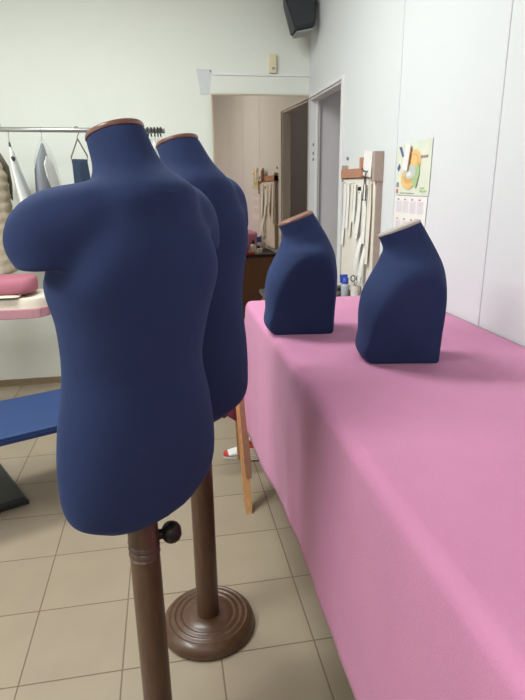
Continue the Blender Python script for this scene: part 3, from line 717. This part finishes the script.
t = thing('sleeve_board', 'dusty pink padded sleeve board above the ironing table', 'sleeve board', (-1.15, 3.17, 0))
b = bmesh.new()
R = [stadium(-.5, .435, 0, .12, z, k) for z, k in ((.856, .86), (.860, .95), (.875, 1.0), (.905, 1.0), (.926, .95), (.936, .86), (.939, .7))]
rings(b, R); autosmooth(obj('padding', b, 'iron_pink', t), 60)
b = bmesh.new(); box(b, -.38, -.30, -.05, .05, .8345, .856, bev=.004); obj('support', b, 'cream_cloth', t)
b = bmesh.new(); R = []
for i in range(15):
    q_ = i/14; x = -.30+.20*q_*3.2; w = .02+.03*math.sin(min(1, q_*1.2)*PI)
    R.append([(x*1+0, -.05+.06*math.cos(2*PI*j/16), (.835+.011)+(.0095-.004*q_**2)*math.sin(2*PI*j/16)+.0008*math.sin(i*1.7+j)) for j in range(16)])
rings(b, R); o = obj('cream_cloth', b, 'cream_cloth', smooth=True, loc=(-1.13, 3.13, .001)); o.name = 'rolled_cloth'; tag(o, 'cream cloth rolled between the sleeve board and the ironing table', 'cloth')

# ------------------------------------------------------------------ blue bench
t = thing('blue_bench', 'low blue padded bench with a black foot plate at the left', 'bench', (-.69, 2.10, 0), math.radians(23.5))
b = bx(-.9, .50, .018, .455, .425, .452, bev=.006, seg=3); obj('bench_top', b, 'blue', t)
b = bx(-.9, .50, .014, .018, .420, .436); box(b, -.9, .50, .455, .459, .420, .436); obj('edge_band', b, 'blue_dark', t, label='darker blue edge')
b = bx(-.50, -.42, .18, .26, .04, .425, bev=.004); obj('column', b, 'green_black', t)
b = bmesh.new(); e1 = Vector((-.5, .866, 0)); e2 = Vector((-.906, -.42, 0)); c0 = Vector((-.70, 2.365, 0))
R = []
rm = Matrix.Rotation(-math.radians(23.5), 4, 'Z')
for z, k in ((.0, 0), (.022, 0), (.036, .012)):
    base = [c0+e1*k+e2*k, c0+e1*(.62-k)+e2*k, c0+e1*(.62-k)+e2*(.42-k), c0+e1*k+e2*(.42-k)]
    R.append([tuple(rm @ (p_-Vector((-.69, 2.10, 0)))+Vector((0, 0, z))) for p_ in base])
rings(b, R); obj('foot_plate', b, 'green_black', t, label='black rubber foot plate')

# ------------------------------------------------------------------ ceiling light and added fill lights
def fixture(loc, label, power, size=(1.25, .3), rz=0):
    t = thing('ceiling_light', label, 'ceiling light', loc, rz, 'fluorescent fittings on the ceiling')
    obj('housing', bx(-size[0]/2, size[0]/2, -size[1]/2, size[1]/2, -.05, 0, bev=.006), 'lamp_body', t)
    for s in (-1, 1):
        b = bmesh.new(); tube(b, [(-size[0]/2+.03, s*size[1]*.22, -.068), (size[0]/2-.03, s*size[1]*.22, -.068)], .016, 12); obj('tube', b, 'emit', t, smooth=True)
    ld = bpy.data.lights.new('tube_lamp', 'AREA'); ld.shape = 'RECTANGLE'; ld.size = size[0]; ld.size_y = size[1]; ld.energy = power; ld.color = (.95, 1, .985)
    lo = bpy.data.objects.new('tube_lamp', ld); COL.objects.link(lo); lo.location = (loc[0], loc[1], loc[2]-.09); lo.rotation_euler = (0, 0, rz)
fixture((-.5, 2.3, HC), 'fluorescent ceiling fitting over the far end of the table', 44)
fixture((-2.0, .5, HC), 'added fill light to the left of the dress forms, shaped as a ceiling fitting', 62, rz=PI/2)  # added fill from the left, brightens the cloth side and torsos
fixture((-.7, -1.5, HC), 'added fill light far behind the nearest dress form, shaped as a ceiling fitting', 16)  # added weak fill from behind the camera, for camera-facing surfaces
ld = bpy.data.lights.new('side_room_fill', 'AREA'); ld.size = .4; ld.energy = 2.0; ld.color = (.97, 1, 1)  # unseen fill light added to brighten the room beyond the doorway
lo = bpy.data.objects.new('side_room_fill', ld); COL.objects.link(lo); lo.location = (1.9, 3.2, 2.58)

W_ = bpy.data.worlds.new('world'); S.world = W_; W_.use_nodes = True
W_.node_tree.nodes['Background'].inputs['Color'].default_value = (.8, .85, .9, 1); W_.node_tree.nodes['Background'].inputs['Strength'].default_value = .3

# ------------------------------------------------------------------ camera
pitch, roll, yaw = .29666, -.013845, .171812
cd = bpy.data.cameras.new('camera'); cam = bpy.data.objects.new('camera', cd); COL.objects.link(cam)
cd.sensor_fit = 'VERTICAL'; cd.sensor_height = 36; cd.lens = 543.4166*36/700; cd.clip_start = .02
fw = Vector((math.sin(yaw)*math.cos(pitch), math.cos(yaw)*math.cos(pitch), -math.sin(pitch)))
rt = Vector((math.cos(yaw), -math.sin(yaw), 0)); up = rt.cross(fw)
r2 = rt*math.cos(roll)+up*math.sin(roll); u2 = up*math.cos(roll)-rt*math.sin(roll)
mx = Matrix((r2, u2, -fw)).transposed().to_4x4(); mx.translation = (0, 0, CAMH); cam.matrix_world = mx
S.camera = cam
S.view_settings.view_transform = 'Standard'; S.view_settings.look = 'None'; S.view_settings.gamma = 1; S.view_settings.use_curve_mapping = False
S.view_settings.exposure = 0.15
